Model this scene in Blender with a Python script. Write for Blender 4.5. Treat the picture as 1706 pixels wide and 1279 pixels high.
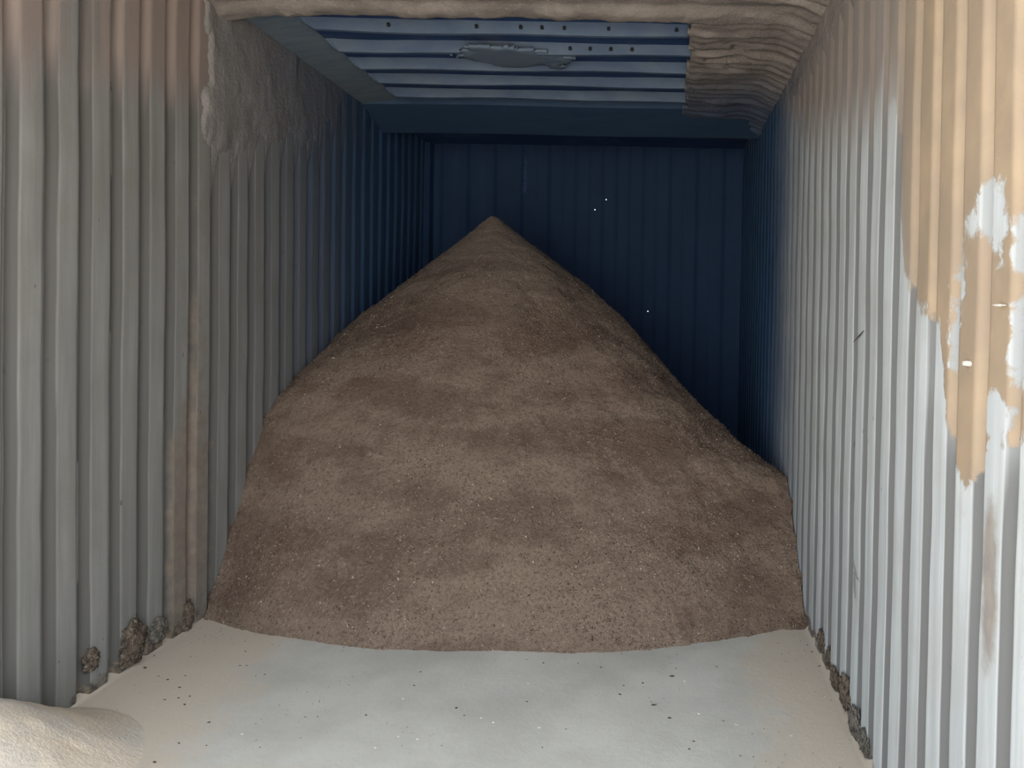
import bpy, bmesh, math, random
import numpy as np

# ------------------------------------------------------------------ scene, camera, light
scene = bpy.context.scene
for o in list(bpy.data.objects):
    bpy.data.objects.remove(o, do_unlink=True)
COL = scene.collection

CAM_H = 1.22
cam_d = bpy.data.cameras.new('camera')
cam_d.sensor_fit = 'HORIZONTAL'
cam_d.sensor_width = 36.0
cam_d.lens = 1310.0 / 1706.0 * 36.0
cam_d.shift_x = -0.1454
cam_d.shift_y = -0.0554
cam_d.clip_start = 0.05
cam = bpy.data.objects.new('camera', cam_d)
COL.objects.link(cam)
from mathutils import Matrix
cam.matrix_world = (Matrix.Translation((0, 0, CAM_H)) @ Matrix.Rotation(math.radians(90 - 1.0), 4, 'X')
                    @ Matrix.Rotation(0.018, 4, 'Z'))
scene.camera = cam

w = bpy.data.worlds.new('world'); scene.world = w; w.use_nodes = True
bg = w.node_tree.nodes['Background']
bg.inputs['Color'].default_value = (0.91, 0.955, 1.0, 1)
bg.inputs['Strength'].default_value = 2.1

sun_d = bpy.data.lights.new('sun', 'SUN'); sun_d.energy = 26.0; sun_d.angle = 0.02
sun_d.color = (1.0, 0.95, 0.88)
sun = bpy.data.objects.new('sun', sun_d); COL.objects.link(sun)
sun.rotation_euler = (math.radians(-24), math.radians(-12), 0)    # high noon sun just behind the container front, lights the yard

port_d = bpy.data.lights.new('doorway_portal', 'AREA'); port_d.shape = 'RECTANGLE'
port_d.size = 2.6; port_d.size_y = 2.7; port_d.cycles.is_portal = True
port = bpy.data.objects.new('doorway_portal', port_d); COL.objects.link(port)
port.location = (-0.585, 1.09, 1.2); port.rotation_euler = (math.radians(90), 0, 0)

vs = scene.view_settings
vs.view_transform = 'Standard'; vs.look = 'None'; vs.gamma = 1.0; vs.use_curve_mapping = False
vs.exposure = 1.78

# ------------------------------------------------------------------ dimensions (metres; x right, y inwards, z up)
XL, XR, YB = -1.76, 0.59, 5.87
PERIOD, PERIOD_R, DEPTH = 0.1385, 0.1345, 0.019
ZR = 2.41            # underside of the roof ribs
ZS = 2.457           # roof sheet
Y0 = 1.15            # door plane; the camera stands a step outside it
rng = np.random.default_rng(7)

# ------------------------------------------------------------------ noise
def _hash(ix, iy, seed):
    h = (ix.astype(np.int64) * 374761393 + iy.astype(np.int64) * 668265263 + seed * 1442695041) & 0x7fffffff
    h = ((h ^ (h >> 13)) * 1274126177) & 0x7fffffff
    h = h ^ (h >> 16)
    return (h & 0xffff) / 65535.0
def vnoise(x, y, seed=0):
    ix, iy = np.floor(x), np.floor(y)
    fx, fy = x - ix, y - iy
    fx = fx * fx * (3 - 2 * fx); fy = fy * fy * (3 - 2 * fy)
    a, b = _hash(ix, iy, seed), _hash(ix + 1, iy, seed)
    c, d = _hash(ix, iy + 1, seed), _hash(ix + 1, iy + 1, seed)
    return (a + (b - a) * fx) * (1 - fy) + (c + (d - c) * fx) * fy
def fbm(x, y, seed=0, octv=4, lac=2.1, gain=0.5):
    s = 0; a = 1; t = 0
    for k in range(octv):
        s = s + a * (vnoise(x, y, seed + 17 * k) - 0.5) * 2; t += a
        a *= gain; x = x * lac + 3.1; y = y * lac + 7.7
    return s / t
def sstep(a, b, x):
    t = np.clip((x - a) / (b - a), 0, 1)
    return t * t * (3 - 2 * t)

# ------------------------------------------------------------------ mesh helpers
def link(o, parent=None):
    COL.objects.link(o)
    if parent is not None:
        o.parent = parent
    return o
def mesh_obj(name, verts, faces, mat, parent=None, smooth=True, attrs=None):
    me = bpy.data.meshes.new(name)
    verts = np.asarray(verts, dtype=np.float32)
    if isinstance(faces, np.ndarray):
        n, k = faces.shape
        me.vertices.add(len(verts)); me.vertices.foreach_set('co', verts.ravel())
        me.loops.add(n * k); me.loops.foreach_set('vertex_index', faces.ravel().astype(np.int32))
        me.polygons.add(n)
        me.polygons.foreach_set('loop_start', np.arange(0, n * k, k, dtype=np.int32))
        me.polygons.foreach_set('loop_total', np.full(n, k, dtype=np.int32))
        me.update(calc_edges=True); me.validate()
    else:
        me.from_pydata([tuple(map(float, v)) for v in verts], [], faces); me.update()
    if smooth:
        me.polygons.foreach_set('use_smooth', np.ones(len(me.polygons), dtype=bool))
    if attrs:
        for k, v in attrs.items():
            a = me.attributes.new(k, 'FLOAT', 'POINT')
            a.data.foreach_set('value', np.asarray(v, dtype=np.float32).ravel())
    me.materials.append(mat)
    return link(bpy.data.objects.new(name, me), parent)
def grid_faces(n, m, flip=False, mask=None):
    i, j = np.meshgrid(np.arange(n - 1), np.arange(m - 1), indexing='ij')
    a = i * m + j; b = (i + 1) * m + j; c = (i + 1) * m + j + 1; d = i * m + j + 1
    f = np.stack([a, b, c, d] if not flip else [a, d, c, b], -1)
    if mask is not None:
        return f[mask]
    return f.reshape(-1, 4)
def compact(verts, faces, attrs=None):
    used = np.unique(faces); remap = -np.ones(len(verts), dtype=np.int64); remap[used] = np.arange(len(used))
    at = {k: np.asarray(v).ravel()[used] for k, v in attrs.items()} if attrs else None
    return verts[used], remap[faces], at
def structure(o):
    o['kind'] = 'structure'; return o
def tag(o, label, cat, group=None):
    o['label'] = label; o['category'] = cat
    if group: o['group'] = group
    return o
def shell(v, f, thick):
    """give an open grid patch a back side, displaced by vector thick"""
    n = len(v)
    v2 = np.concatenate([v, v + thick])
    f2 = f[:, ::-1] + n
    e = {}
    for q in f:
        for a, b in zip(q, np.roll(q, -1)):
            e[(a, b)] = 1
    rim = [(b, a, a + n, b + n) for (a, b) in e if (b, a) not in e]
    return v2, np.concatenate([f, f2, np.array(rim, dtype=f.dtype)])

# ------------------------------------------------------------------ materials
ALB = 0.55           # overall albedo scale, lowered to weaken light bounced between surfaces
class NT:
    def __init__(s, name, rough=0.85):
        s.m = bpy.data.materials.new(name); s.m.use_nodes = True
        s.t = s.m.node_tree; s.n = s.t.nodes
        s.b = s.n['Principled BSDF']; s.b.inputs['Roughness'].default_value = rough
        s.b.inputs['Specular IOR Level'].default_value = 0.25
        s.co = s.n.new('ShaderNodeTexCoord').outputs['Object']
    def L(s, a, b): s.t.links.new(a, b)
    def val(s, sock, v):
        if isinstance(v, bpy.types.NodeSocket): s.L(v, sock)
        else: sock.default_value = v
    def map(s, scale, loc=(0, 0, 0)):
        n = s.n.new('ShaderNodeMapping'); n.inputs['Scale'].default_value = scale; n.inputs['Location'].default_value = loc
        s.L(s.co, n.inputs['Vector']); return n.outputs[0]
    def noise(s, scale=5, detail=4, rough=0.55, vec=None, dist=0.0):
        n = s.n.new('ShaderNodeTexNoise'); n.inputs['Scale'].default_value = scale
        n.inputs['Detail'].default_value = detail; n.inputs['Roughness'].default_value = rough
        n.inputs['Distortion'].default_value = dist
        s.L(vec if vec is not None else s.co, n.inputs['Vector']); return n.outputs['Fac']
    def ramp(s, fac, a, b):
        n = s.n.new('ShaderNodeMapRange'); n.inputs['From Min'].default_value = a; n.inputs['From Max'].default_value = b
        n.interpolation_type = 'SMOOTHSTEP'
        s.val(n.inputs['Value'], fac); return n.outputs[0]
    def math(s, op, a, b=0.0, c=0.0):
        n = s.n.new('ShaderNodeMath'); n.operation = op
        s.val(n.inputs[0], a); s.val(n.inputs[1], b)
        if op == 'MULTIPLY_ADD': s.val(n.inputs[2], c)
        return n.outputs[0]
    def mix(s, fac, a, b):
        n = s.n.new('ShaderNodeMix'); n.data_type = 'RGBA'
        s.val(n.inputs[0], fac)
        for k, v in ((6, a), (7, b)):
            if isinstance(v, tuple): n.inputs[k].default_value = (*v, 1)
            else: s.L(v, n.inputs[k])
        return n.outputs[2]
    def attr(s, name):
        n = s.n.new('ShaderNodeAttribute'); n.attribute_name = name; return n.outputs['Fac']
    def bump(s, h, strength=0.3, dist=0.01):
        n = s.n.new('ShaderNodeBump'); n.inputs['Strength'].default_value = strength; n.inputs['Distance'].default_value = dist
        s.L(h, n.inputs['Height']); s.L(n.outputs[0], s.b.inputs['Normal'])
    def out(s, col):
        n = s.n.new('ShaderNodeVectorMath'); n.operation = 'SCALE'; n.inputs['Scale'].default_value = ALB
        s.L(col, n.inputs[0]); s.L(n.outputs[0], s.b.inputs['Base Color'])
        return s.m

def wall_material(name, paint, slope_shade, old_coat):
    """worn grey paint over older blue paint, with a beige coat, rust and stains given by fields on the mesh"""
    s = NT(name, 0.7)
    streak = s.noise(1.0, 5, 0.6, s.map((26, 26, 1.3)))
    fine = s.noise(60, 3, 0.6)
    blot = s.noise(3.5, 5, 0.6)
    col = s.mix(s.ramp(streak, 0.3, 0.75), tuple(0.80 * c for c in paint), tuple(min(1, 1.10 * c) for c in paint))
    col = s.mix(s.math('MULTIPLY', s.ramp(blot, 0.42, 0.72), 0.45), col, tuple(0.72 * c * t for c, t in zip(paint, (1.04, 0.99, 0.9))))
    col = s.mix(s.ramp(s.math('ADD', s.attr('side'), s.math('MULTIPLY_ADD', streak, 0.3, -0.15)), 0.05, 0.8), col, slope_shade)  # door-facing slopes darkened in colour, a shade the lights do not give
    # older navy paint further in, reaching forward to put light falloff into the colour
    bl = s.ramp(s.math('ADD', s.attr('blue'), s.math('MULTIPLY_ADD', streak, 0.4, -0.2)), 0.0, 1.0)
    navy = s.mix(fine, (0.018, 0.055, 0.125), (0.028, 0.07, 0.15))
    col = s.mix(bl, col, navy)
    # stains
    st = s.ramp(s.math('ADD', s.attr('stain'), s.math('MULTIPLY_ADD', s.noise(14, 5, 0.65), 0.9, -0.45)), 0.25, 0.75)
    stc = s.mix(s.ramp(s.noise(24, 4), 0.4, 0.6), (0.20, 0.15, 0.12), (0.25, 0.20, 0.15))
    col = s.mix(s.math('MULTIPLY', st, 0.7), col, stc)
    # beige coat with torn edge
    edge = s.noise(22, 6, 0.65, None, 0.4)
    f = s.math('ADD', s.attr('coat'), s.math('MULTIPLY_ADD', edge, 0.14, -0.07))
    ct = s.ramp(f, -0.012, 0.012)
    soft = s.math('MULTIPLY', s.ramp(s.math('ADD', s.attr('coat'), s.math('MULTIPLY_ADD', streak, 0.4, -0.2)), -0.16, 0.16), 0.8)
    pk = s.attr('pink')
    ct = s.math('ADD', s.math('MULTIPLY', ct, s.math('SUBTRACT', 1.0, pk)), s.math('MULTIPLY', soft, pk))
    ctc = s.mix(s.ramp(s.noise(6, 4), 0.35, 0.7), (0.315, 0.245, 0.176), (0.385, 0.295, 0.20))
    ctc = s.mix(s.math('MULTIPLY', s.attr('pink'), 0.85), ctc, old_coat)
    col = s.mix(ct, col, ctc)
    # rust and grime at the foot, with its own ragged outline
    fr = s.ramp(s.math('ADD', s.attr('foot'), s.math('MULTIPLY_ADD', s.noise(18, 6, 0.7), 1.3, -0.65)), 0.35, 0.6)
    frc = s.mix(s.ramp(s.noise(55, 4), 0.4, 0.6), (0.055, 0.045, 0.035), (0.22, 0.17, 0.12))
    col = s.mix(s.math('MULTIPLY', fr, 0.85), col, frc)
    # sparse chips
    chip = s.ramp(s.noise(34, 2, 0.5, s.map((1, 1, 0.45), (3, 5, 1))), 0.755, 0.775)
    col = s.mix(s.math('MULTIPLY', chip, 0.75), col, (0.07, 0.065, 0.06))
    h = s.math('ADD', s.math('MULTIPLY', ct, 0.8), s.math('MULTIPLY_ADD', fine, 0.25, s.math('MULTIPLY', s.noise(9, 3), 0.5)))
    s.bump(h, 0.35, 0.006)
    return s.out(col)

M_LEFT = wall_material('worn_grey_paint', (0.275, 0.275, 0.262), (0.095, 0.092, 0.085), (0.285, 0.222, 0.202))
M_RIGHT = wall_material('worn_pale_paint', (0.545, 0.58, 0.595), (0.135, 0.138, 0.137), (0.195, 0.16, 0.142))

def crust_material():
    s = NT('dried_residue', 0.95)
    n = s.noise(9, 6, 0.65); f = s.noise(70, 4, 0.7)
    col = s.mix(s.ramp(n, 0.3, 0.7), (0.20, 0.178, 0.168), (0.295, 0.265, 0.245))
    col = s.mix(s.math('MULTIPLY', s.ramp(f, 0.55, 0.75), 0.5), col, (0.13, 0.105, 0.095))
    col = s.mix(s.math('MULTIPLY', s.ramp(s.noise(30, 4), 0.62, 0.75), 0.5), col, (0.45, 0.41, 0.36))
    col = s.mix(s.math('MULTIPLY', s.attr('grey'), 0.8), col, s.mix(s.ramp(n, 0.35, 0.65), (0.215, 0.205, 0.20), (0.27, 0.25, 0.24)))
    bl = s.ramp(s.math('ADD', s.attr('blue'), s.math('MULTIPLY_ADD', n, 0.5, -0.25)), 0.0, 1.0)
    col = s.mix(bl, col, (0.075, 0.105, 0.17))
    s.bump(s.math('ADD', n, s.math('MULTIPLY', f, 0.6)), 0.7, 0.012)
    return s.out(col)
M_CRUST = crust_material()

def navy_material(name, a, b, dust=(0.14, 0.165, 0.20)):
    s = NT(name, 0.75)
    st = s.noise(1.0, 5, 0.6, s.map((5, 20, 5)))
    col = s.mix(s.ramp(st, 0.3, 0.7), a, b)
    col = s.mix(s.math('MULTIPLY', s.ramp(s.noise(4, 5, 0.6), 0.52, 0.7), 0.35), col, dust)
    s.bump(s.noise(40, 4), 0.25, 0.004)
    return s.out(col)
M_ROOF = navy_material('dusty_navy_roof_shaded', (0.014, 0.048, 0.15), (0.021, 0.06, 0.175))  # sheet darker than the ribs: recess shade put into the colour
M_PLATE = navy_material('navy_head_plate_paint', (0.022, 0.055, 0.12), (0.03, 0.068, 0.135), (0.05, 0.085, 0.13))
M_PATCH = navy_material('dull_blue_residue', (0.115, 0.165, 0.24), (0.135, 0.185, 0.255), (0.14, 0.18, 0.23))
M_RIB = navy_material('dusty_navy_rib_paint', (0.072, 0.115, 0.20), (0.115, 0.165, 0.24))
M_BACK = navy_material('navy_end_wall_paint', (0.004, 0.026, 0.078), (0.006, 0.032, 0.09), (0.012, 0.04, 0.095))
M_RAIL = navy_material('dusty_rail_paint', (0.12, 0.165, 0.225), (0.165, 0.21, 0.26))

def heap_material():
    s = NT('sawdust', 1.0)
    s.b.inputs['Specular IOR Level'].default_value = 0.05
    big = s.noise(2.2, 5, 0.6, s.map((1, 1.0, 2.6)))
    mid = s.noise(13, 5, 0.65)
    fin = s.noise(75, 5, 0.75)
    gr = s.noise(230, 2, 0.6)
    col = s.mix(s.ramp(big, 0.40, 0.62), (0.225, 0.155, 0.118), (0.375, 0.278, 0.212))
    col = s.mix(s.math('MULTIPLY', s.ramp(mid, 0.4, 0.7), 0.4), col, (0.40, 0.303, 0.23))
    col = s.mix(s.math('MULTIPLY', s.ramp(fin, 0.48, 0.66), 0.55), col, (0.12, 0.08, 0.062))
    col = s.mix(s.math('MULTIPLY', s.ramp(fin, 0.46, 0.30), 0.45), col, (0.50, 0.39, 0.30))
    col = s.mix(s.math('MULTIPLY', s.ramp(gr, 0.64, 0.72), 0.35), col, (0.66, 0.55, 0.45))
    col = s.mix(s.math('MULTIPLY', s.attr('fine'), 0.6), col, (0.43, 0.345, 0.29))  # paler fine dust near the apex, also lifting its weak light by colour
    h = s.math('ADD', s.math('MULTIPLY', fin, 0.7), s.math('MULTIPLY_ADD', mid, 0.9, s.math('MULTIPLY', gr, 0.3)))
    s.bump(h, 1.0, 0.028)
    return s.out(col)
M_HEAP = heap_material()

def flakes_material(name, cols):
    s = NT(name, 0.95)
    g = s.n.new('ShaderNodeNewGeometry')
    r = s.n.new('ShaderNodeValToRGB'); r.color_ramp.interpolation = 'LINEAR'
    el = r.color_ramp.elements
    for k, (p, c) in enumerate(cols):
        e = el[k] if k < 2 else el.new(p)
        e.position = p; e.color = (*c, 1)
    s.L(g.outputs['Random Per Island'], r.inputs[0])
    return s.out(r.outputs[0])
M_FLAKE = flakes_material('wood_flakes', [(0.0, (0.075, 0.05, 0.038)), (1.0, (0.66, 0.55, 0.45)), (0.45, (0.23, 0.16, 0.122)), (0.9, (0.42, 0.315, 0.24))])
M_LITTER = flakes_material('floor_litter', [(0.0, (0.09, 0.075, 0.06)), (1.0, (0.72, 0.69, 0.62)), (0.45, (0.27, 0.225, 0.18)), (0.75, (0.48, 0.43, 0.36))])

def floor_material():
    s = NT('dusty_floor', 0.9)
    grime = s.noise(3.0, 6, 0.6); fine = s.noise(45, 4, 0.65); grain = s.noise(220, 3, 0.6)
    col = s.mix(s.ramp(grime, 0.3, 0.7), (0.47, 0.46, 0.42), (0.575, 0.565, 0.52))
    f = s.ramp(s.math('ADD', s.attr('sand'), s.math('MULTIPLY_ADD', s.noise(7, 6, 0.65), 0.9, -0.45)), 0.25, 0.85)
    col = s.mix(s.math('MULTIPLY', f, 0.9), col, (0.575, 0.50, 0.41))
    col = s.mix(s.math('MULTIPLY', s.ramp(fine, 0.62, 0.75), 0.25), col, (0.25, 0.22, 0.18))
    col = s.mix(s.math('MULTIPLY', s.ramp(grain, 0.68, 0.76), 0.3), col, (0.66, 0.62, 0.54))
    s.bump(s.math('ADD', fine, s.math('MULTIPLY', grain, 0.5)), 0.25, 0.005)
    return s.out(col)
M_FLOOR = floor_material()

def sand_material(name, a, b):
    s = NT(name, 1.0)
    col = s.mix(s.ramp(s.noise(5, 6, 0.65), 0.35, 0.65), a, b)
    col = s.mix(s.math('MULTIPLY', s.ramp(s.noise(110, 4, 0.7), 0.58, 0.7), 0.4), col, tuple(0.45 * c for c in a))
    s.bump(s.noise(80, 5, 0.7), 0.6, 0.01)
    return s.out(col)
def clod_material(name, a, b, c):
    s = NT(name, 1.0)
    n = s.noise(38, 5, 0.65)
    col = s.mix(s.ramp(n, 0.36, 0.56), a, b)
    col = s.mix(s.math('MULTIPLY', s.ramp(s.noise(60, 4, 0.6), 0.56, 0.66), 0.8), col, c)
    s.bump(s.math('ADD', n, s.math('MULTIPLY', s.noise(130, 4, 0.7), 0.5)), 1.0, 0.02)
    return s.out(col)
M_PALE = sand_material('pale_sawdust', (0.66, 0.60, 0.52), (0.76, 0.64, 0.50))
M_CLOD = clod_material('damp_brown_clod', (0.07, 0.05, 0.037), (0.20, 0.155, 0.115), (0.40, 0.34, 0.27))
M_CLOD2 = clod_material('grey_rust_clod', (0.09, 0.08, 0.068), (0.22, 0.20, 0.17), (0.40, 0.37, 0.32))
M_YARD = sand_material('yard_ground', (0.48, 0.445, 0.40), (0.54, 0.50, 0.445))

def plain(name, c, rough=0.9):
    s = NT(name, rough); return s.out(s.mix(s.noise(60, 3), tuple(0.8 * k for k in c), tuple(min(1, 1.15 * k) for k in c)))
M_DARKCHIP = plain('dark_wood', (0.075, 0.06, 0.05))
M_PALECHIP = plain('pale_wood', (0.72, 0.68, 0.60))
M_SCRATCH = plain('scratched_metal', (0.16, 0.165, 0.16))
M_BOLT = plain('dark_bolt', (0.02, 0.026, 0.035))
M_PEEL = plain('curled_white_paint', (0.52, 0.50, 0.45))
M_DRIP = plain('chalky_drip', (0.03, 0.065, 0.15))

# ------------------------------------------------------------------ corrugated side walls
def corr(y, yc, P=PERIOD):
    """0 on the inner flats, 1 in the grooves, rounded bends"""
    acc = 0
    for d in (-0.005, -0.0025, 0, 0.0025, 0.005):
        t = np.abs((y + d - yc + P / 2) % P - P / 2)
        acc = acc + np.clip((t - 0.0425) / 0.019, 0, 1)
    return acc / 5
def wall_grid(yc, seed, P):
    ys = np.arange(Y0, YB + 0.05, 0.0062); zs = np.linspace(-0.06, 2.46, 136)
    Y, Z = np.meshgrid(ys, zs, indexing='ij')
    wob = 0.004 * fbm(Y * 2, Z * 1.6, seed, 3)
    c = corr(Y + wob, yc, P)
    dent = 0.005 * fbm(Y * 1.5, Z * 1.5, seed + 3, 3) + 0.0015 * fbm(Y * 9, Z * 5, seed + 5, 2)
    return Y, Z, c, dent

# left wall
YCL = 2.333
Y, Z, c, dent = wall_grid(YCL, 11, PERIOD)
X = XL - DEPTH * c - dent
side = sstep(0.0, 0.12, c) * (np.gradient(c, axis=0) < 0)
n1 = fbm(Y * 1.7, Z * 1.7, 21, 4)
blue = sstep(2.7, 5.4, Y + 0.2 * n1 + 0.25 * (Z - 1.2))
coat = np.maximum(np.minimum(np.minimum((Y - 2.47) * 1.2, (3.10 - Y) * 1.5), (Z - 2.00 + 0.10 * n1) * 1.2),
                  np.minimum((2.30 - Y) * 2.0, (Z - 1.88 - 0.9 * np.clip(Y - 2.2, 0, 1)) * 1.2))
ystk = 2.87 + 0.10 * Z
stain = 0.55 * sstep(2.80, 2.86, Y) * sstep(3.16, 3.06, Y) * sstep(1.0, 0.7, Z + 0.15 * n1) + np.exp(-((Y - ystk) / 0.10) ** 2) * (0.15 + 0.4 * vnoise(Z * 2.1, Y * 0 + 2.0, 4)) + 0.28 * np.exp(-((Y - 2.40) / 0.05) ** 2) * sstep(0.9, 0.4, Z)
foot = 0.50 * sstep(0.13, 0.01, Z) * sstep(2.2, 2.4, Y) + 0.30 * sstep(0.35, 0.0, Z) * np.exp(-((Y - 2.74) / 0.07) ** 2)
pts = np.stack([X, Y, Z], -1).reshape(-1, 3)
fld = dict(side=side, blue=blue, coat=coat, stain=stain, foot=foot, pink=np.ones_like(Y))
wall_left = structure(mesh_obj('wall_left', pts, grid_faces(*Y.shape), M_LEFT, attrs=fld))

# residue that fills the corrugations high on the left wall
ks = 1
crust = -0.026 + 0.040 * sstep(1.70, 2.25, Z + 0.14 * n1 + 0.22 * sstep(3.9, 3.0, Y)) * sstep(3.00, 3.045, Y + 0.04 * fbm(Y * 9, Z * 9, 5, 3)) \
        - 0.03 * sstep(3.5, 5.2, Y)
crust += 0.0065 * fbm(Y * 14, Z * 10, 31, 4) * sstep(-0.03, 0.0, crust)
XC = XL + crust
msk = ((XC > X + 0.0015))
fm = msk[:-1, :-1] | msk[1:, :-1] | msk[:-1, 1:] | msk[1:, 1:]
fm &= (Z[:-1, :-1] > 1.55) & (Y[:-1, :-1] > 2.9)
pc = np.stack([np.where(msk, XC, X - 0.004), Y, Z], -1).reshape(-1, 3)
v, f, at = compact(pc, grid_faces(*Y.shape, mask=fm), dict(blue=blue, grey=np.ones_like(Y)))
mesh_obj('residue_crust', v, f, M_CRUST, wall_left, attrs=at)

# right wall
YCR = 1.38
Y, Z, c, dent = wall_grid(YCR, 41, PERIOD_R)
X = XR + DEPTH * c + dent
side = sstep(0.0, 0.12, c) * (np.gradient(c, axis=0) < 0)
n1 = fbm(Y * 1.7, Z * 1.7, 51, 4)
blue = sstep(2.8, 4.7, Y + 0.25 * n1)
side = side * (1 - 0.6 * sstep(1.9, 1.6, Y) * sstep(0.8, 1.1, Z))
bnd = np.interp(Y, [0, 1.2, 1.36, 1.5, 1.60, 1.66, 1.82, 1.92, 2.02, 2.3, 2.8, 3.3, 4.2],
                [1.0, 1.02, 0.98, 0.88, 0.98, 1.22, 1.26, 1.34, 1.74, 1.78, 1.88, 2.02, 2.5])
coat = (Z - bnd) + 0.07 * n1
def cut(Yc, Zc, ry, rz):
    global coat
    d = np.sqrt(((Y - Yc) / ry) ** 2 + ((Z - Zc) / rz) ** 2)
    coat = np.minimum(coat, (d - 1) * min(ry, rz) * 1.4)
cut(1.442, 1.425, 0.05, 0.055); cut(1.395, 1.40, 0.035, 0.075); cut(1.50, 1.405, 0.04, 0.028)
cut(1.565, 1.30, 0.028, 0.075); cut(1.59, 1.19, 0.02, 0.06); cut(1.31, 1.34, 0.03, 0.05); cut(1.30, 1.18, 0.035, 0.09)
cut(1.375, 1.04, 0.05, 0.05); cut(1.20, 1.30, 0.06, 0.2)
stain = 1.0 * np.exp(-((Y - 1.385) / 0.038) ** 2 - ((Z - 0.76) / 0.16) ** 2) + 0.34 * np.exp(-((Y - 1.53) / 0.05) ** 2 - ((Z - 0.82) / 0.15) ** 2) \
        + 0.30 * np.exp(-((Y - 1.80) / 0.12) ** 2 - ((Z - 1.28) / 0.14) ** 2) + 0.22 * np.exp(-((Y - 1.37) / 0.03) ** 2) * sstep(0.8, 0.3, Z)
foot = 0.48 * sstep(0.11, 0.01, Z) * sstep(1.9, 2.2, Y) + 0.12 * sstep(0.3, 0, Z)
pink = sstep(1.75, 2.2, Y)
pts = np.stack([X, Y, Z], -1).reshape(-1, 3)
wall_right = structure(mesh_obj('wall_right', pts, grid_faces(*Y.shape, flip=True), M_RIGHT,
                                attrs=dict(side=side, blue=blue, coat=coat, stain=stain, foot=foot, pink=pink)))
def wall_x_right(y):
    return XR + DEPTH * float(corr(np.array([y]), YCR, PERIOD_R)[0])

# residue high on the right wall, running into the ceiling
crust = -0.03 + 0.036 * sstep(2.12, 2.30, Z + 0.12 * n1) * sstep(2.0, 2.5, Y) - 0.02 * sstep(3.5, 5, Y)
crust += 0.006 * fbm(Y * 14, Z * 10, 61, 4)
XC = XR - crust
msk = (XC < X - 0.0015)
fm = msk[:-1, :-1] | msk[1:, :-1] | msk[:-1, 1:] | msk[1:, 1:]
fm &= (Z[:-1, :-1] > 1.9) & (Y[:-1, :-1] > 1.9)
pc = np.stack([np.where(msk, XC, X + 0.004), Y, Z], -1).reshape(-1, 3)
v, f, at = compact(pc, grid_faces(*Y.shape, flip=True, mask=fm), dict(blue=blue))
mesh_obj('residue_crust', v, f, M_CRUST, wall_right, attrs=at)

# ------------------------------------------------------------------ end wall, corrugated, with pinholes of daylight
holes = [(-0.508, 1.985), (-0.424, 2.06), (-0.10, 1.235)]
xs = list(np.arange(XL - 0.06, XR + 0.06, 0.0125)); zs = list(np.linspace(-0.06, 2.46, 60))
hw = 0.0024
for hx, hz in holes:
    xs = [x for x in xs if abs(x - hx) > 0.008] + [hx - hw, hx + hw]
    zs = [z for z in zs if abs(z - hz) > 0.008] + [hz - hw, hz + hw]
xs = np.array(sorted(xs)); zs = np.array(sorted(zs))
Xb, Zb = np.meshgrid(xs, zs, indexing='ij')
Yb = YB + 0.011 * corr(Xb, -0.6, 0.2)
fm = np.ones((len(xs) - 1, len(zs) - 1), bool)
for hx, hz in holes:
    fm[np.argmin(abs(xs - (hx - hw))), np.argmin(abs(zs - (hz - hw)))] = False
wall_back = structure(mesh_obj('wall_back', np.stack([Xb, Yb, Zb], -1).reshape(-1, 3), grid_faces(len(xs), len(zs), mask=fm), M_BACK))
# pale drip running down from the roof seam
dz = np.linspace(2.38, 2.10, 24); pv = []; pf = []
for k, z in enumerate(dz):
    hwid = 0.009 + 0.010 * k / 23 + 0.004 * math.sin(k * 1.9)
    for sx in (-1, 1):
        pv.append((-1.03 + 0.003 * math.sin(k * .5) + sx * hwid, YB - 0.006, z)); pv.append((-1.03 + 0.003 * math.sin(k * .5) + sx * hwid, YB + 0.02, z))
for k in range(23):
    a = 4 * k; pf += [(a, a + 2, a + 6, a + 4), (a, a + 4, a + 5, a + 1), (a + 2, a + 3, a + 7, a + 6)]
mesh_obj('paint_drip', pv, pf, M_DRIP, wall_back)
# bottom lip of the head plate
def box(name, x0, x1, y0, y1, z0, z1, mat, parent=None, bev=0.004):
    bm = bmesh.new(); bmesh.ops.create_cube(bm, size=1)
    for q in bm.verts:
        q.co = ((x0 + x1) / 2 + q.co.x * (x1 - x0), (y0 + y1) / 2 + q.co.y * (y1 - y0), (z0 + z1) / 2 + q.co.z * (z1 - z0))
    bmesh.ops.bevel(bm, geom=bm.edges[:], offset=bev, segments=2, affect='EDGES')
    me = bpy.data.meshes.new(name); bm.to_mesh(me); bm.free(); me.materials.append(mat)
    return link(bpy.data.objects.new(name, me), parent)
mesh_obj('corner_post', *(lambda a: (a, [(0, 1, 3, 2), (2, 3, 5, 4)]))(
    [(XL - 0.02, YB - 0.09, -0.02), (XL - 0.02, YB - 0.09, 2.45), (XL + 0.035, YB - 0.05, -0.02), (XL + 0.035, YB - 0.05, 2.45), (XL + 0.05, YB + 0.02, -0.02), (XL + 0.05, YB + 0.02, 2.45)]), M_BACK, wall_back, smooth=False)

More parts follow.
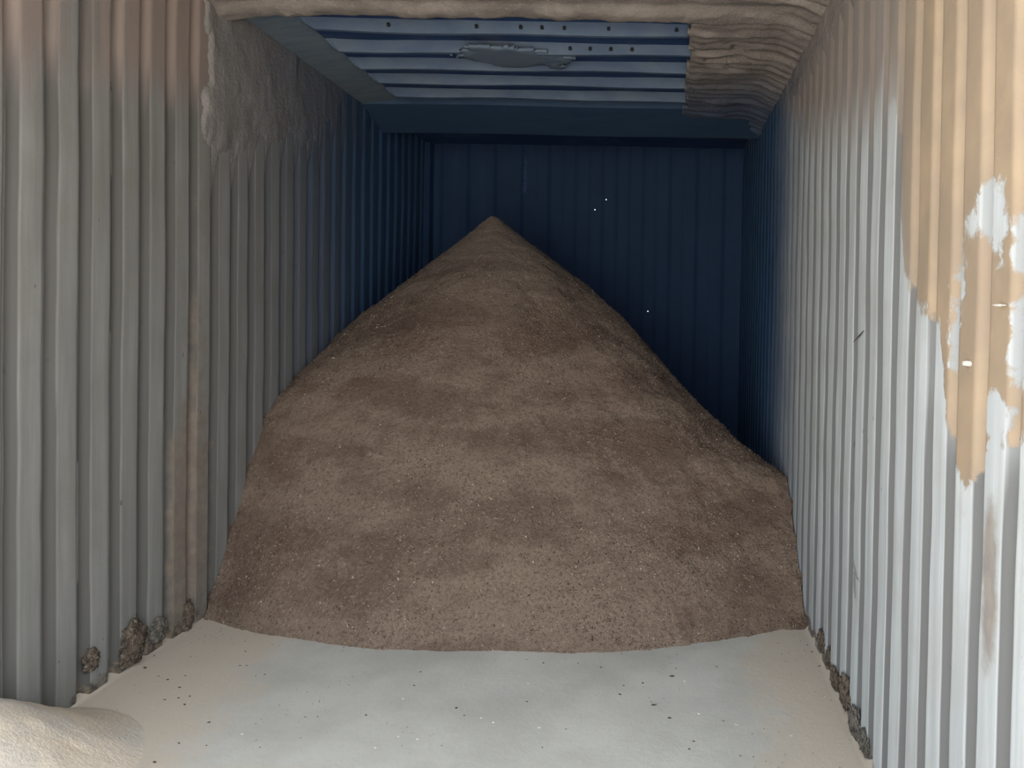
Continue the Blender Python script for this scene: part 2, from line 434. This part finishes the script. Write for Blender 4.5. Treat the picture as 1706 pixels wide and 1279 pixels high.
# ------------------------------------------------------------------ roof: sheet, pressed ribs, head plate, side rail, residue
xs = np.linspace(XL - 0.08, XR + 0.08, 40); ys = np.linspace(Y0, YB + 0.08, 90)
Xc, Yc = np.meshgrid(xs, ys, indexing='ij')
Zc = ZS + 0.004 * fbm(Xc * 2, Yc * 2, 71, 3)
ceiling = structure(mesh_obj('ceiling', np.stack([Xc, Yc, Zc], -1).reshape(-1, 3), grid_faces(40, 90, flip=True), M_ROOF))
rib_prof = [(-0.020, ZS + 0.004), (0.0, ZR), (0.022, ZR), (0.045, ZS + 0.004)]
rx = np.linspace(-1.575, XR + 0.04, 70)
ribs = []
for k in range(-11, 5):
    y0 = 3.397 + 0.2605 * k
    if y0 < Y0 + 0.1: continue
    V = []
    for i, x in enumerate(rx):
        endf = min(1.0, (x - rx[0]) / 0.05)
        for (py, pz) in rib_prof:
            sag = 0.004 * math.sin(x * 2.3 + k) + 0.003 * math.sin(x * 7 + 2 * k)
            V.append((x, y0 + py + 0.003 * math.sin(x * 5 + k * 1.7), ZS + 0.004 + (pz + sag - ZS - 0.004) * endf))
    F = [(4 * i + j, 4 * i + j + 1, 4 * i + j + 5, 4 * i + j + 4) for i in range(len(rx) - 1) for j in range(3)]
    r = mesh_obj('roof_rib', V, F, M_RIB, ceiling, smooth=False)
    ribs.append((k, r, y0))
def bolt(parent, x, y, z):
    bm = bmesh.new()
    bmesh.ops.create_cone(bm, cap_ends=True, segments=8, radius1=0.009, radius2=0.007, depth=0.012, matrix=Matrix.Translation((x, y, z)) @ Matrix.Rotation(math.radians(60), 4, 'X'))
    me = bpy.data.meshes.new('bolt'); bm.to_mesh(me); bm.free(); me.materials.append(M_BOLT)
    link(bpy.data.objects.new('bolt', me), parent)
for k, r, y0 in ribs:
    if k == 0:
        for px in (650, 795, 868, 903, 940, 1013, 1125): bolt(r, (px - 1108) / 1310 * y0, y0 - 0.014, (ZR + ZS) / 2)
    if k == 1:
        for px in (800, 845, 950, 983, 1017, 1052): bolt(r, (px - 1108) / 1310 * y0, y0 - 0.014, (ZR + ZS) / 2)
hp = [(4.60, ZS + 0.01), (4.605, ZR + 0.004), (4.63, ZR - 0.002), (4.95, 2.325), (4.965, 2.33), (4.965, ZS + 0.01)]
V = []; hx = np.linspace(XL - 0.03, XR + 0.03, 30)
for x in hx:
    for (py, pz) in hp: V.append((x, py + 0.004 * math.sin(x * 3), pz + 0.003 * math.sin(x * 4.1)))
F = [(6 * i + j, 6 * i + j + 1, 6 * i + j + 7, 6 * i + j + 6) for i in range(29) for j in range(5)]
mesh_obj('head_plate', V, F, M_PLATE, ceiling, smooth=False)
# left top rail: flat margin with a shadow gap above the wall sheet
V = []; F = []
prof = [(XL - 0.06, 2.408), (XL - 0.012, 2.408), (XL + 0.004, 2.412), (XL + 0.185, 2.436), (XL + 0.20, 2.47)]
yy = np.linspace(2.95, 4.75, 40)
for y in yy:
    for (px, pz) in prof:
        V.append((px + 0.004 * math.sin(y * 3.1), y, pz + 0.003 * math.sin(y * 2.3 + px * 9)))
for i in range(len(yy) - 1):
    for j in range(len(prof) - 1):
        a = i * 5 + j; F.append((a, a + 1, a + 6, a + 5))
mesh_obj('top_rail', V, F, M_RAIL, ceiling)

# door frame round the opening
for k, a in enumerate([(XL - 0.13, XL + 0.0, Y0 - 0.12, Y0 + 0.01, -0.1, 2.56), (XR - 0.0, XR + 0.13, Y0 - 0.12, Y0 + 0.01, -0.1, 2.56), (XL, XR, Y0 - 0.12, Y0 + 0.01, 2.42, 2.56)]):
    structure(box('trim_%d' % (k + 1), *a, M_RIGHT, None, 0.008))

# residue on the ceiling, torn open over the heap
xs = np.arange(XL - 0.05, XR + 0.05, 0.0125); ys = np.concatenate([np.arange(Y0, 2.4, 0.05), np.arange(2.4, 5.4, 0.0125)])
Xc, Yc = np.meshgrid(xs, ys, indexing='ij')
lump = fbm(Xc * 7, Yc * 9, 81, 5)
rip = np.sin(2 * np.pi * (Yc + 0.012 * fbm(Xc * 3, Yc * 3, 84, 3) + 0.05 * np.clip(Xc - 0.1, 0, 1)) / 0.0868)
ragx = 0.10 + 0.028 * fbm(Yc * 6, Yc * 0, 85, 4) + 0.012 * fbm(Yc * 30, Xc * 0, 86, 2)
ragy = 3.17 + 0.018 * fbm(Xc * 5, Xc * 0, 87, 4)
solid = (Yc < ragy) | (Xc > ragx)
bead = np.exp(-((Yc - 3.12) / 0.055) ** 4) * sstep(0.75, 0.1, Xc)
step = sstep(3.035, 3.06, Yc + 0.012 * fbm(Xc * 12, Yc * 12, 88, 3))
thick = 0.002 + 0.026 * step * bead + 0.008 * lump * (1 + bead) + 0.007 * bead * fbm(Xc * 22, Yc * 22, 93, 3)
right = sstep(0.05, 0.18, Xc)
thick = thick + right * (0.014 + 0.0032 * rip + 0.012 * np.clip(lump, 0, 1) + 0.012 * fbm(Xc * 2.2, Yc * 15, 92, 3) + 0.05 * sstep(0.40, 0.60, Xc) ** 2)
gouge = np.exp(-((Xc - 0.24) / 0.13) ** 2 - ((Yc - 3.62) / 0.16) ** 2)
thick = thick - gouge * 0.035 * (fbm(Xc * 9, Yc * 22, 89, 4) > 0.05)
thick = thick * sstep(5.4, 4.9, Yc) - 0.01 * sstep(4.9, 5.3, Yc)
Zc = ZR - 0.002 - thick
# fillet towards the left wall
Zc = Zc - 0.03 * sstep(XL + 0.22, XL - 0.01, Xc) * (Yc < 3.3)
fm = solid[:-1, :-1] & solid[1:, :-1] & solid[:-1, 1:] & solid[1:, 1:]
v, f, at = compact(np.stack([Xc, Yc, Zc], -1).reshape(-1, 3), grid_faces(len(xs), len(ys), flip=True, mask=fm),
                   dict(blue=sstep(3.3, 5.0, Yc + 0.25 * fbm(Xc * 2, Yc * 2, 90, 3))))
n0 = len(v)
v, f = shell(v, f, np.array([0, 0, 0.035]))
at = {k: np.concatenate([a, a]) for k, a in at.items()}
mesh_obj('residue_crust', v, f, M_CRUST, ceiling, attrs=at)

# ------------------------------------------------------------------ generic lumps
def lump_obj(name, loc, size, mat, seed, parent=None, sub=4, rough=0.35, freq=3.0, flat=0.0, rot=0.0):
    bm = bmesh.new(); bmesh.ops.create_icosphere(bm, subdivisions=sub, radius=1)
    P = np.array([q.co[:] for q in bm.verts])
    d = fbm(P[:, 0] * freq + seed, P[:, 1] * freq + P[:, 2] * freq * 1.3, seed, 4) + 0.6 * fbm(P[:, 2] * freq * 2 + 5, P[:, 0] * freq * 2 - P[:, 1] * freq * 1.7, seed + 9, 3)
    P = P * (1 + rough * d)[:, None] * np.array(size)
    if flat: P[:, 2] = np.maximum(P[:, 2], -flat * size[2])
    cr, sr = math.cos(rot), math.sin(rot)
    P = np.stack([P[:, 0] * cr - P[:, 1] * sr, P[:, 0] * sr + P[:, 1] * cr, P[:, 2]], -1)
    if flat: P[:, 2] -= P[:, 2].min()
    for q, p in zip(bm.verts, P): q.co = p
    me = bpy.data.meshes.new(name); bm.to_mesh(me); bm.free()
    me.polygons.foreach_set('use_smooth', np.ones(len(me.polygons), dtype=bool)); me.materials.append(mat)
    o = link(bpy.data.objects.new(name, me), parent); o.location = loc
    return o
# remnants of residue hanging on the exposed ribs
xs = np.arange(-1.12, -0.42, 0.012); ys = np.arange(3.56, 4.02, 0.012)
Xp, Yp = np.meshgrid(xs, ys, indexing='ij')
dp = 1 - np.sqrt(((Xp + 0.70) / 0.26) ** 2 + ((Yp - 3.74) / 0.15) ** 2) + 0.55 * fbm(Xp * 8, Yp * 10, 95, 4)
ok = dp > 0
fm = ok[:-1, :-1] & ok[1:, :-1] & ok[:-1, 1:] & ok[1:, 1:]
v, f, at = compact(np.stack([Xp, Yp, ZR + 0.002 - 0.008 * np.clip(dp * 4, 0, 1) + 0.003 * fbm(Xp * 14, Yp * 14, 97, 3)], -1).reshape(-1, 3), grid_faces(len(xs), len(ys), flip=True, mask=fm), dict(blue=np.ones_like(Xp)))
v, f = shell(v, f, np.array([0, 0, 0.012]))
mesh_obj('residue_patch', v, f, M_PATCH, ceiling)

# ------------------------------------------------------------------ floor
xs = np.linspace(XL - 0.10, XR + 0.10, 170); ys = np.concatenate([np.linspace(Y0, 1.6, 60), np.linspace(1.615, 3.4, 150), np.linspace(3.45, YB + 0.08, 30)])
Xf, Yf = np.meshgrid(xs, ys, indexing='ij')
nf = fbm(Xf * 3, Yf * 3, 101, 4)
Zf = 0.0025 * nf + (0.018 + 0.010 * fbm(Xf * 9, Yf * 9, 103, 3)) * np.maximum(sstep(XL + 0.004, XL - 0.024, Xf), sstep(XR - 0.004, XR + 0.024, Xf))
sand = np.maximum(sstep(-1.02, -1.55, Xf + 0.12 * nf), sstep(0.05, 0.55, Xf + 0.10 * nf + 0.10 * (2.4 - Yf)))
sand = np.maximum(sand, 0.8 * sstep(2.25, 1.85, Yf + 0.1 * nf))
floor = structure(mesh_obj('floor', np.stack([Xf, Yf, Zf], -1).reshape(-1, 3), grid_faces(len(xs), len(ys)), M_FLOOR, attrs=dict(sand=sand)))
# yard outside the doorway
xs = np.linspace(-40, 40, 30); ys = np.linspace(-60, Y0, 30)
Xg, Yg = np.meshgrid(xs, ys, indexing='ij')
structure(mesh_obj('ground', np.stack([Xg, Yg, Xg * 0 - 0.12], -1).reshape(-1, 3), grid_faces(30, 30), M_YARD))

# ------------------------------------------------------------------ the sawdust heap
APEX = (-1.01, 4.70, 1.785); SL = 0.84
ctrl = [(-1.76, 3.08, 0.03), (-1.76, 3.27, 0.32), (-1.76, 3.41, 0.565), (-1.76, 3.53, 0.735), (-1.76, 3.725, 0.85), (-1.76, 4.1, 1.0), (-1.76, 4.5, 1.12),
        (-1.42, 2.90, 0.0), (-1.05, 2.80, 0.0), (-0.6, 2.80, 0.0), (-0.19, 2.805, 0.0), (0.24, 2.935, 0.0), (0.48, 3.045, 0.0),
        (0.59, 3.07, 0.02), (0.59, 3.35, 0.288), (0.59, 3.61, 0.49), (0.59, 4.2, 0.34), (0.59, 4.8, 0.2), (0.59, 5.8, 0.05),
        (-1.553, 4.55, 1.315), (-1.28, 4.62, 1.545), (-0.60, 4.55, 1.494), (-0.17, 4.45, 1.12), (0.25, 4.05, 0.71), (0.44, 3.82, 0.58),
        (-0.8, 4.65, 1.635), (-1.01, 5.87, 0.85), (-1.76, 5.87, 0.75), (-0.2, 5.87, 0.5), (-0.9, 4.70, 1.70), (-1.12, 4.70, 1.69), (-1.01, 4.70, 1.785)]
cp = np.array(ctrl)
def cone(x, y):
    r = np.sqrt((x - APEX[0]) ** 2 + (y - APEX[1]) ** 2 + 0.02 ** 2)
    return APEX[2] + 0.02 * SL - SL * r
def tpsk(r2): return 0.5 * r2 * np.log(r2 + 1e-9)
N = len(cp)
K = tpsk(((cp[:, None, :2] - cp[None, :, :2]) ** 2).sum(-1)) + 0.004 * np.eye(N)
P1 = np.concatenate([np.ones((N, 1)), cp[:, :2]], 1)
A = np.block([[K, P1], [P1.T, np.zeros((3, 3))]])
rhs = np.concatenate([cp[:, 2] - cone(cp[:, 0], cp[:, 1]), np.zeros(3)])
sol = np.linalg.solve(A, rhs)
def heap_base(x, y):
    s = sol[N] + sol[N + 1] * x + sol[N + 2] * y
    for k in range(N):
        s = s + sol[k] * tpsk((x - cp[k, 0]) ** 2 + (y - cp[k, 1]) ** 2)
    return s + cone(x, y)
def heap_z(x, y):
    z = heap_base(x, y)
    ang = np.arctan2(x - APEX[0], APEX[1] - y); r = np.sqrt((x - APEX[0]) ** 2 + (y - APEX[1]) ** 2)
    amp = sstep(0.05, 0.7, r)
    z = z + amp * (0.030 * fbm(x * 2.6, y * 2.6, 111, 4) + 0.020 * fbm(ang * 6, r * 1.2, 113, 3) * sstep(0.3, 1.2, r) + 0.012 * fbm(x * 9, y * 9, 115, 4))
    # small slumped terraces across the face
    z = z + amp * 0.011 * np.abs(fbm(x * 3.2, y * 9 + 1.5 * fbm(x * 2, y * 2, 119, 2), 117, 3))
    z = z + (0.006 + 0.006 * sstep(-0.6, 0.1, x)) * fbm(x * 28, y * 28, 121, 3) + 0.004 * fbm(x * 70, y * 70, 123, 2)
    return z
xs = np.linspace(0, 1, 285); ys = np.arange(2.6, YB - 0.004, 0.0085)
Uh, Yh = np.meshgrid(xs, ys, indexing='ij')
Xh = (XL - DEPTH * corr(Yh, YCL) + 0.003) * (1 - Uh) + (XR + DEPTH * corr(Yh, YCR, PERIOD_R) - 0.003) * Uh
Zh = heap_z(Xh, Yh)
ok = Zh > -0.02
fm = ok[:-1, :-1] | ok[1:, :-1] | ok[:-1, 1:] | ok[1:, 1:]
def fine_dust_lift(x, y):
    return sstep(1.05, 0.25, np.sqrt((x - APEX[0]) ** 2 + (y - APEX[1]) ** 2) + 0.25 * fbm(x * 4, y * 6, 125, 3))
v, f, at = compact(np.stack([Xh, Yh, np.maximum(Zh, -0.03)], -1).reshape(-1, 3), grid_faces(len(xs), len(ys), mask=fm), dict(fine=fine_dust_lift(Xh, Yh)))
heap = tag(mesh_obj('sawdust_heap', v, f, M_HEAP, attrs=at), 'tall conical heap of brown sawdust filling the container between both walls', 'sawdust heap')

def flake_cloud(name, C, S, mat, parent=None, flatness=0.35):
    n = len(C)
    base = np.array([[1, 0.1, 0], [-0.7, 0.75, 0.05], [-0.6, -0.7, 0], [0.0, 0.05, 1.0]])
    V = np.repeat(base[None], n, 0) * (0.7 + 0.6 * rng.random((n, 4, 3)))
    asp = 0.35 + 0.65 * rng.random((n, 1)); V[:, :, 1] *= asp; V[:, :, 2] *= flatness
    t = rng.random(n) * 2 * np.pi; tl = (rng.random(n) - 0.5) * 2.4
    c, s = np.cos(t), np.sin(t); ct, st = np.cos(tl), np.sin(tl)
    x = V[:, :, 0].copy(); z = V[:, :, 2].copy()
    V[:, :, 0] = x * ct[:, None] - z * st[:, None]; V[:, :, 2] = x * st[:, None] + z * ct[:, None]
    x = V[:, :, 0].copy(); y = V[:, :, 1].copy()
    V[:, :, 0] = x * c[:, None] - y * s[:, None]; V[:, :, 1] = x * s[:, None] + y * c[:, None]
    V = V * S[:, None, None] + C[:, None, :]
    F = np.array([[0, 1, 2], [0, 3, 1], [1, 3, 2], [2, 3, 0]])
    F = (F[None] + 4 * np.arange(n)[:, None, None]).reshape(-1, 3)
    o = mesh_obj(name, V.reshape(-1, 3), F, mat, parent, smooth=False)
    o['kind'] = 'stuff'
    return o
n = 150000
px = XL + (XR - XL) * rng.random(n); py = 2.72 + 2.1 * rng.random(n) ** 1.15
dens = 0.22 + 0.78 * sstep(-0.1, 0.35, fbm(px * 3.3, py * 5.5, 131, 4)) + 0.35 * sstep(3.4, 2.9, py)
keep = rng.random(n) < dens * 0.62 * (1 - 0.75 * fine_dust_lift(px, py))
px, py = px[keep], py[keep]
pz = heap_z(px, py); k2 = pz > -0.004; px, py, pz = px[k2], py[k2], pz[k2]
sz = 0.0026 + 0.0062 * rng.random(len(px)) ** 2.4
flake_cloud('wood_flakes', np.stack([px, py, pz + 0.0012], -1), sz, M_FLAKE, heap)
# toe of loose flakes rolling out on the floor
# ------------------------------------------------------------------ pale mound by the left wall, in front
mx, my = -1.72, 1.90
xs = np.linspace(0, 1, 76); ys = np.arange(1.2, 2.45, 0.011)
Um, Ym = np.meshgrid(xs, ys, indexing='ij')
Xm = (XL - DEPTH * corr(Ym, YCL) + 0.004) * (1 - Um) - 0.95 * Um
rm = np.sqrt(((Xm - mx) / 0.385) ** 2 + ((Ym - my) / 0.47) ** 2)
rm = np.sqrt(rm * rm + 0.01) - 0.02
Zm = 0.25 * (0.5 * (1 - sstep(0, 1, rm)) + 0.5 * np.clip(1 - rm, 0, 1)) + 0.012 * fbm(Xm * 5, Ym * 5, 141, 4) * sstep(1.0, 0.4, rm) + 0.005 * fbm(Xm * 25, Ym * 25, 143, 3) * sstep(1.1, 0.6, rm) - 0.006
ok = Zm > -0.003
fm = ok[:-1, :-1] | ok[1:, :-1] | ok[:-1, 1:] | ok[1:, 1:]
v, f, _ = compact(np.stack([Xm, Ym, np.maximum(Zm, -0.008)], -1).reshape(-1, 3), grid_faces(len(xs), len(ys), mask=fm))
mound = tag(mesh_obj('sawdust_mound', v, f, M_PALE), 'low pale mound of fine sawdust against the foot of the left wall', 'sawdust mound')

# ------------------------------------------------------------------ clods lodged at the foot of the walls
def at_left(y, off=0.0): return XL - DEPTH * float(corr(np.array([y]), YCL)[0]) + off
left_clods = [(2.43, 0.075, (0.014, 0.030, 0.036), 'small round brown clod low in the left wall groove nearest the pale mound'),
              (2.62, 0.012, (0.018, 0.055, 0.075), 'largest crumbly brown clod packed into a groove at the foot of the left wall'),
              (2.755, 0.03, (0.012, 0.045, 0.045), 'flat greyish brown clod on the left wall foot, just behind the largest one'),
              (2.93, 0.0, (0.014, 0.030, 0.055), 'dark narrow clod at the left wall foot nearest the heap')]
for i, (y, z, s, lab) in enumerate(left_clods):
    o = lump_obj('dirt_clod', (at_left(y, 0.006), y, z), s, M_CLOD2 if i == 2 else M_CLOD, 20 + i, rough=0.42, freq=3.3, flat=0.9, sub=5)
    tag(o, lab, 'clod', 'clods along the left wall foot')
right_clods = [(2.77, 0.04, (0.012, 0.045, 0.040), 'dark clod at the right wall foot nearest the heap edge'),
               (2.67, 0.02, (0.012, 0.045, 0.042), 'second clod from the heap along the right wall foot'),
               (2.55, 0.01, (0.010, 0.045, 0.036), 'thin curved dark clod third from the heap at the right wall'),
               (2.41, 0.02, (0.014, 0.055, 0.050), 'thick dark brown clod fourth from the heap at the right wall'),
               (2.28, 0.0, (0.013, 0.050, 0.048), 'rounded grey brown clod fifth from the heap at the right wall'),
               (2.17, 0.01, (0.010, 0.040, 0.034), 'pale grey clod at the right wall foot farthest from the heap')]
for i, (y, z, s, lab) in enumerate(right_clods):
    o = lump_obj('dirt_clod', (wall_x_right(y) - 0.004, y, z), s, M_CLOD2 if i > 3 else M_CLOD, 40 + i, rough=0.42, freq=3.3, flat=0.8, sub=5)
    tag(o, lab, 'clod', 'clods along the right wall foot')

# ------------------------------------------------------------------ marks standing proud of the right wall
def sliver(name, pts, r, mat, parent=None):
    bm = bmesh.new(); rings = []
    for i, p in enumerate(pts):
        rr = r * (0.4 + 0.6 * math.sin(math.pi * (i + 0.5) / len(pts)))
        ring = []
        for a in range(5):
            t = a * 2 * math.pi / 5
            ring.append(bm.verts.new((p[0] + rr * 0.6 * math.cos(t), p[1] + rr * math.sin(t), p[2] + rr * 0.6 * math.sin(t + 0.7))))
        rings.append(ring)
    for a, b in zip(rings[:-1], rings[1:]):
        for k in range(5): bm.faces.new((a[k], a[(k + 1) % 5], b[(k + 1) % 5], b[k]))
    bm.faces.new(rings[0][::-1]); bm.faces.new(rings[-1])
    me = bpy.data.meshes.new(name); bm.to_mesh(me); bm.free(); me.materials.append(mat)
    return link(bpy.data.objects.new(name, me), parent)
def wall_line(pts): return [(wall_x_right(y) - 0.002, y, z) for y, z in pts]
o = sliver('wood_splinter', [(XR - 0.003, 2.39 - 0.022 * k, 1.145 + 0.007 * k) for k in range(6)], 0.0035, M_DARKCHIP)
tag(o, 'thin dark wood splinter stuck slanting on the grey right wall', 'splinter')
for ptsl in ([(2.36, 0.50), (2.33, 0.475), (2.30, 0.455), (2.27, 0.445)], [(2.33, 0.46), (2.325, 0.42), (2.31, 0.39)],
             [(1.60, 0.52), (1.585, 0.50), (1.57, 0.485)], [(1.445, 0.535), (1.43, 0.50), (1.42, 0.465)],
             [(1.70, 0.275), (1.695, 0.24), (1.69, 0.215)], [(2.36, 0.74), (2.355, 0.70), (2.35, 0.67)]):
    sliver('scratch', wall_line(ptsl), 0.0026, M_SCRATCH, wall_right)
# curled flakes of the beige coat
def paint_flake(y, z, w_, h_, seed):
    r = random.Random(seed); V = []; nn = 7
    for i in range(nn):
        for j in range(5):
            u, t = i / (nn - 1) - 0.5, j / 4 - 0.5
            yy = y + u * w_ * (1 - 0.5 * abs(t)) + r.uniform(-1, 1) * w_ * 0.07; zz = z + t * h_ * (1 - 0.6 * abs(u)) + r.uniform(-1, 1) * h_ * 0.09
            V.append((wall_x_right(yy) - 0.001 - 0.012 * (u + 0.5) ** 2, yy, zz))
    F = grid_faces(nn, 5); vv, ff = shell(np.array(V), F, np.array([0.0012, 0, 0]))
    mesh_obj('paint_flake', vv, ff, M_PEEL, wall_right, smooth=False)
for k, (y, z, a, b) in enumerate([(1.495, 1.135, 0.016, 0.011), (1.36, 1.245, 0.03, 0.004)]):
    paint_flake(y, z, a, b, 3 + k)

# ------------------------------------------------------------------ crumbs and chips on the floor
dark = [(234,1117),(98,1185),(103,1183),(140,1207),(122,1208),(292,1150),(272,1137),(257,1131),(300,1179),(267,1171),(290,1168),(309,1165),
        (290,1244),(249,1276),(163,1260),(757,1185),(770,1197),(875,1173),(875,1102),(903,1108),(1032,1162),(1115,1201),(1089,1180),(1070,1143),
        (1119,1132),(1038,1147),(1000,1116),(605,1197),(901,1251),(697,1124),(686,1147),(941,1220),(1206,1206),(1354,1090),(1378,1108),(1367,1114),
        (1194,1115),(1156,1241),(1148,1254),(1234,1265),(403,1089),(394,1113),(405,1113),(420,1130),(435,1128),(336,1248),(341,1209),(302,1130)]
pale = [(667,1169),(877,1143),(896,1218),(798,1201),(819,1209),(659,1233),(691,1237),(620,1252),(1227,1212),(1320,1231),(1164,1194),(1376,1166),(1140,1140),(396,1229)]
big = {(234,1117): 1.5, (140,1207): 1.9, (1115,1201): 1.8, (1119,1132): 1.7, (300,1179): 1.5, (249,1276): 1.6, (1089,1180): 1.4}
def on_floor(p):
    x, y = p[0] - 853, p[1] - 640
    xd, yd = x + 0.018 * y, y - 0.018 * x
    d = 1310 * CAM_H / (yd + 122.6)
    return ((xd - 245.8) * d / 1310, d)
def crumb(name, xy, size, mat, seed, lab, cat, grp):
    r = random.Random(seed); bm = bmesh.new(); bmesh.ops.create_icosphere(bm, subdivisions=1, radius=1)
    for q in bm.verts:
        s_ = r.uniform(0.65, 1.25); q.co = (q.co.x * s_ * size * 1.5, q.co.y * s_ * size * 0.75, q.co.z * s_ * size * 0.5)
    me = bpy.data.meshes.new(name); bm.to_mesh(me); bm.free(); me.materials.append(mat)
    o = link(bpy.data.objects.new(name, me)); zmin = min(q.co.z for q in me.vertices)
    i = np.argmin(abs(np.linspace(XL - 0.10, XR + 0.10, 170) - xy[0])); j = int(np.argmin(abs(ysf - xy[1])))
    o.location = (xy[0], xy[1], float(Zf[i, j]) - zmin - 0.0008); o.rotation_euler[2] = r.uniform(-0.7, 0.7)
    tag(o, lab, cat, grp)
ysf = np.concatenate([np.linspace(Y0, 1.6, 60), np.linspace(1.615, 3.4, 150), np.linspace(3.45, YB + 0.08, 30)])
BIG_LABEL = {(234, 1117): 'round dark wood crumb lying alone just in front of the largest left wall clod',
             (140, 1207): 'long dark wood crumb on the sand between pale mound and left wall',
             (1115, 1201): 'thick dark wood crumb alone on the open grey floor right of centre',
             (1119, 1132): 'long thin dark wood crumb close to the heap front right of centre',
             (300, 1179): 'longest dark wood crumb in the loose cluster right of the left wall clods',
             (249, 1276): 'dark wood crumb at the bottom edge just right of the pale mound',
             (1089, 1180): 'slender dark wood crumb left of the thick one on the open floor'}
def where(p):
    x, y = on_floor(p)
    a = 'beside the left wall' if x < -1.25 else 'left of centre' if x < -0.7 else 'in the middle' if x < -0.15 else 'right of centre' if x < 0.3 else 'beside the right wall'
    return a + (', close to the heap' if y > 2.5 else ', in the foreground' if y < 2.25 else ', midway to the heap')
for k, p in enumerate(dark):
    crumb('wood_crumb', on_floor(p), (0.0026 + 0.0014 * random.Random(k).random()) * big.get(p, 1.0), M_DARKCHIP, k,
          BIG_LABEL.get(p, 'small dark wood crumb on the floor ' + where(p)), 'wood crumb', 'dark crumbs scattered on the floor')
for k, p in enumerate(pale):
    crumb('wood_chip', on_floor(p), 0.0032, M_PALECHIP, 200 + k, 'small pale wood chip on the floor ' + where(p), 'wood chip', 'pale chips scattered on the floor')
# fine litter nobody could count
n = 5200
px = XL + (XR - XL) * rng.random(n); py = 1.75 + 1.35 * rng.random(n)
dn = sstep(0.05, 0.55, fbm(px * 3, py * 4, 151, 4)) + 0.25 * sstep(0.3, 0.1, np.minimum(px - XL, XR - px)) + 0.5 * sstep(2.75, 2.85, py)
kp = rng.random(n) < dn
px, py = px[kp], py[kp]
lit = flake_cloud('floor_litter', np.stack([px, py, np.full(len(px), 0.0025)], -1), 0.0014 + 0.0026 * rng.random(len(px)) ** 2, M_LITTER, floor)
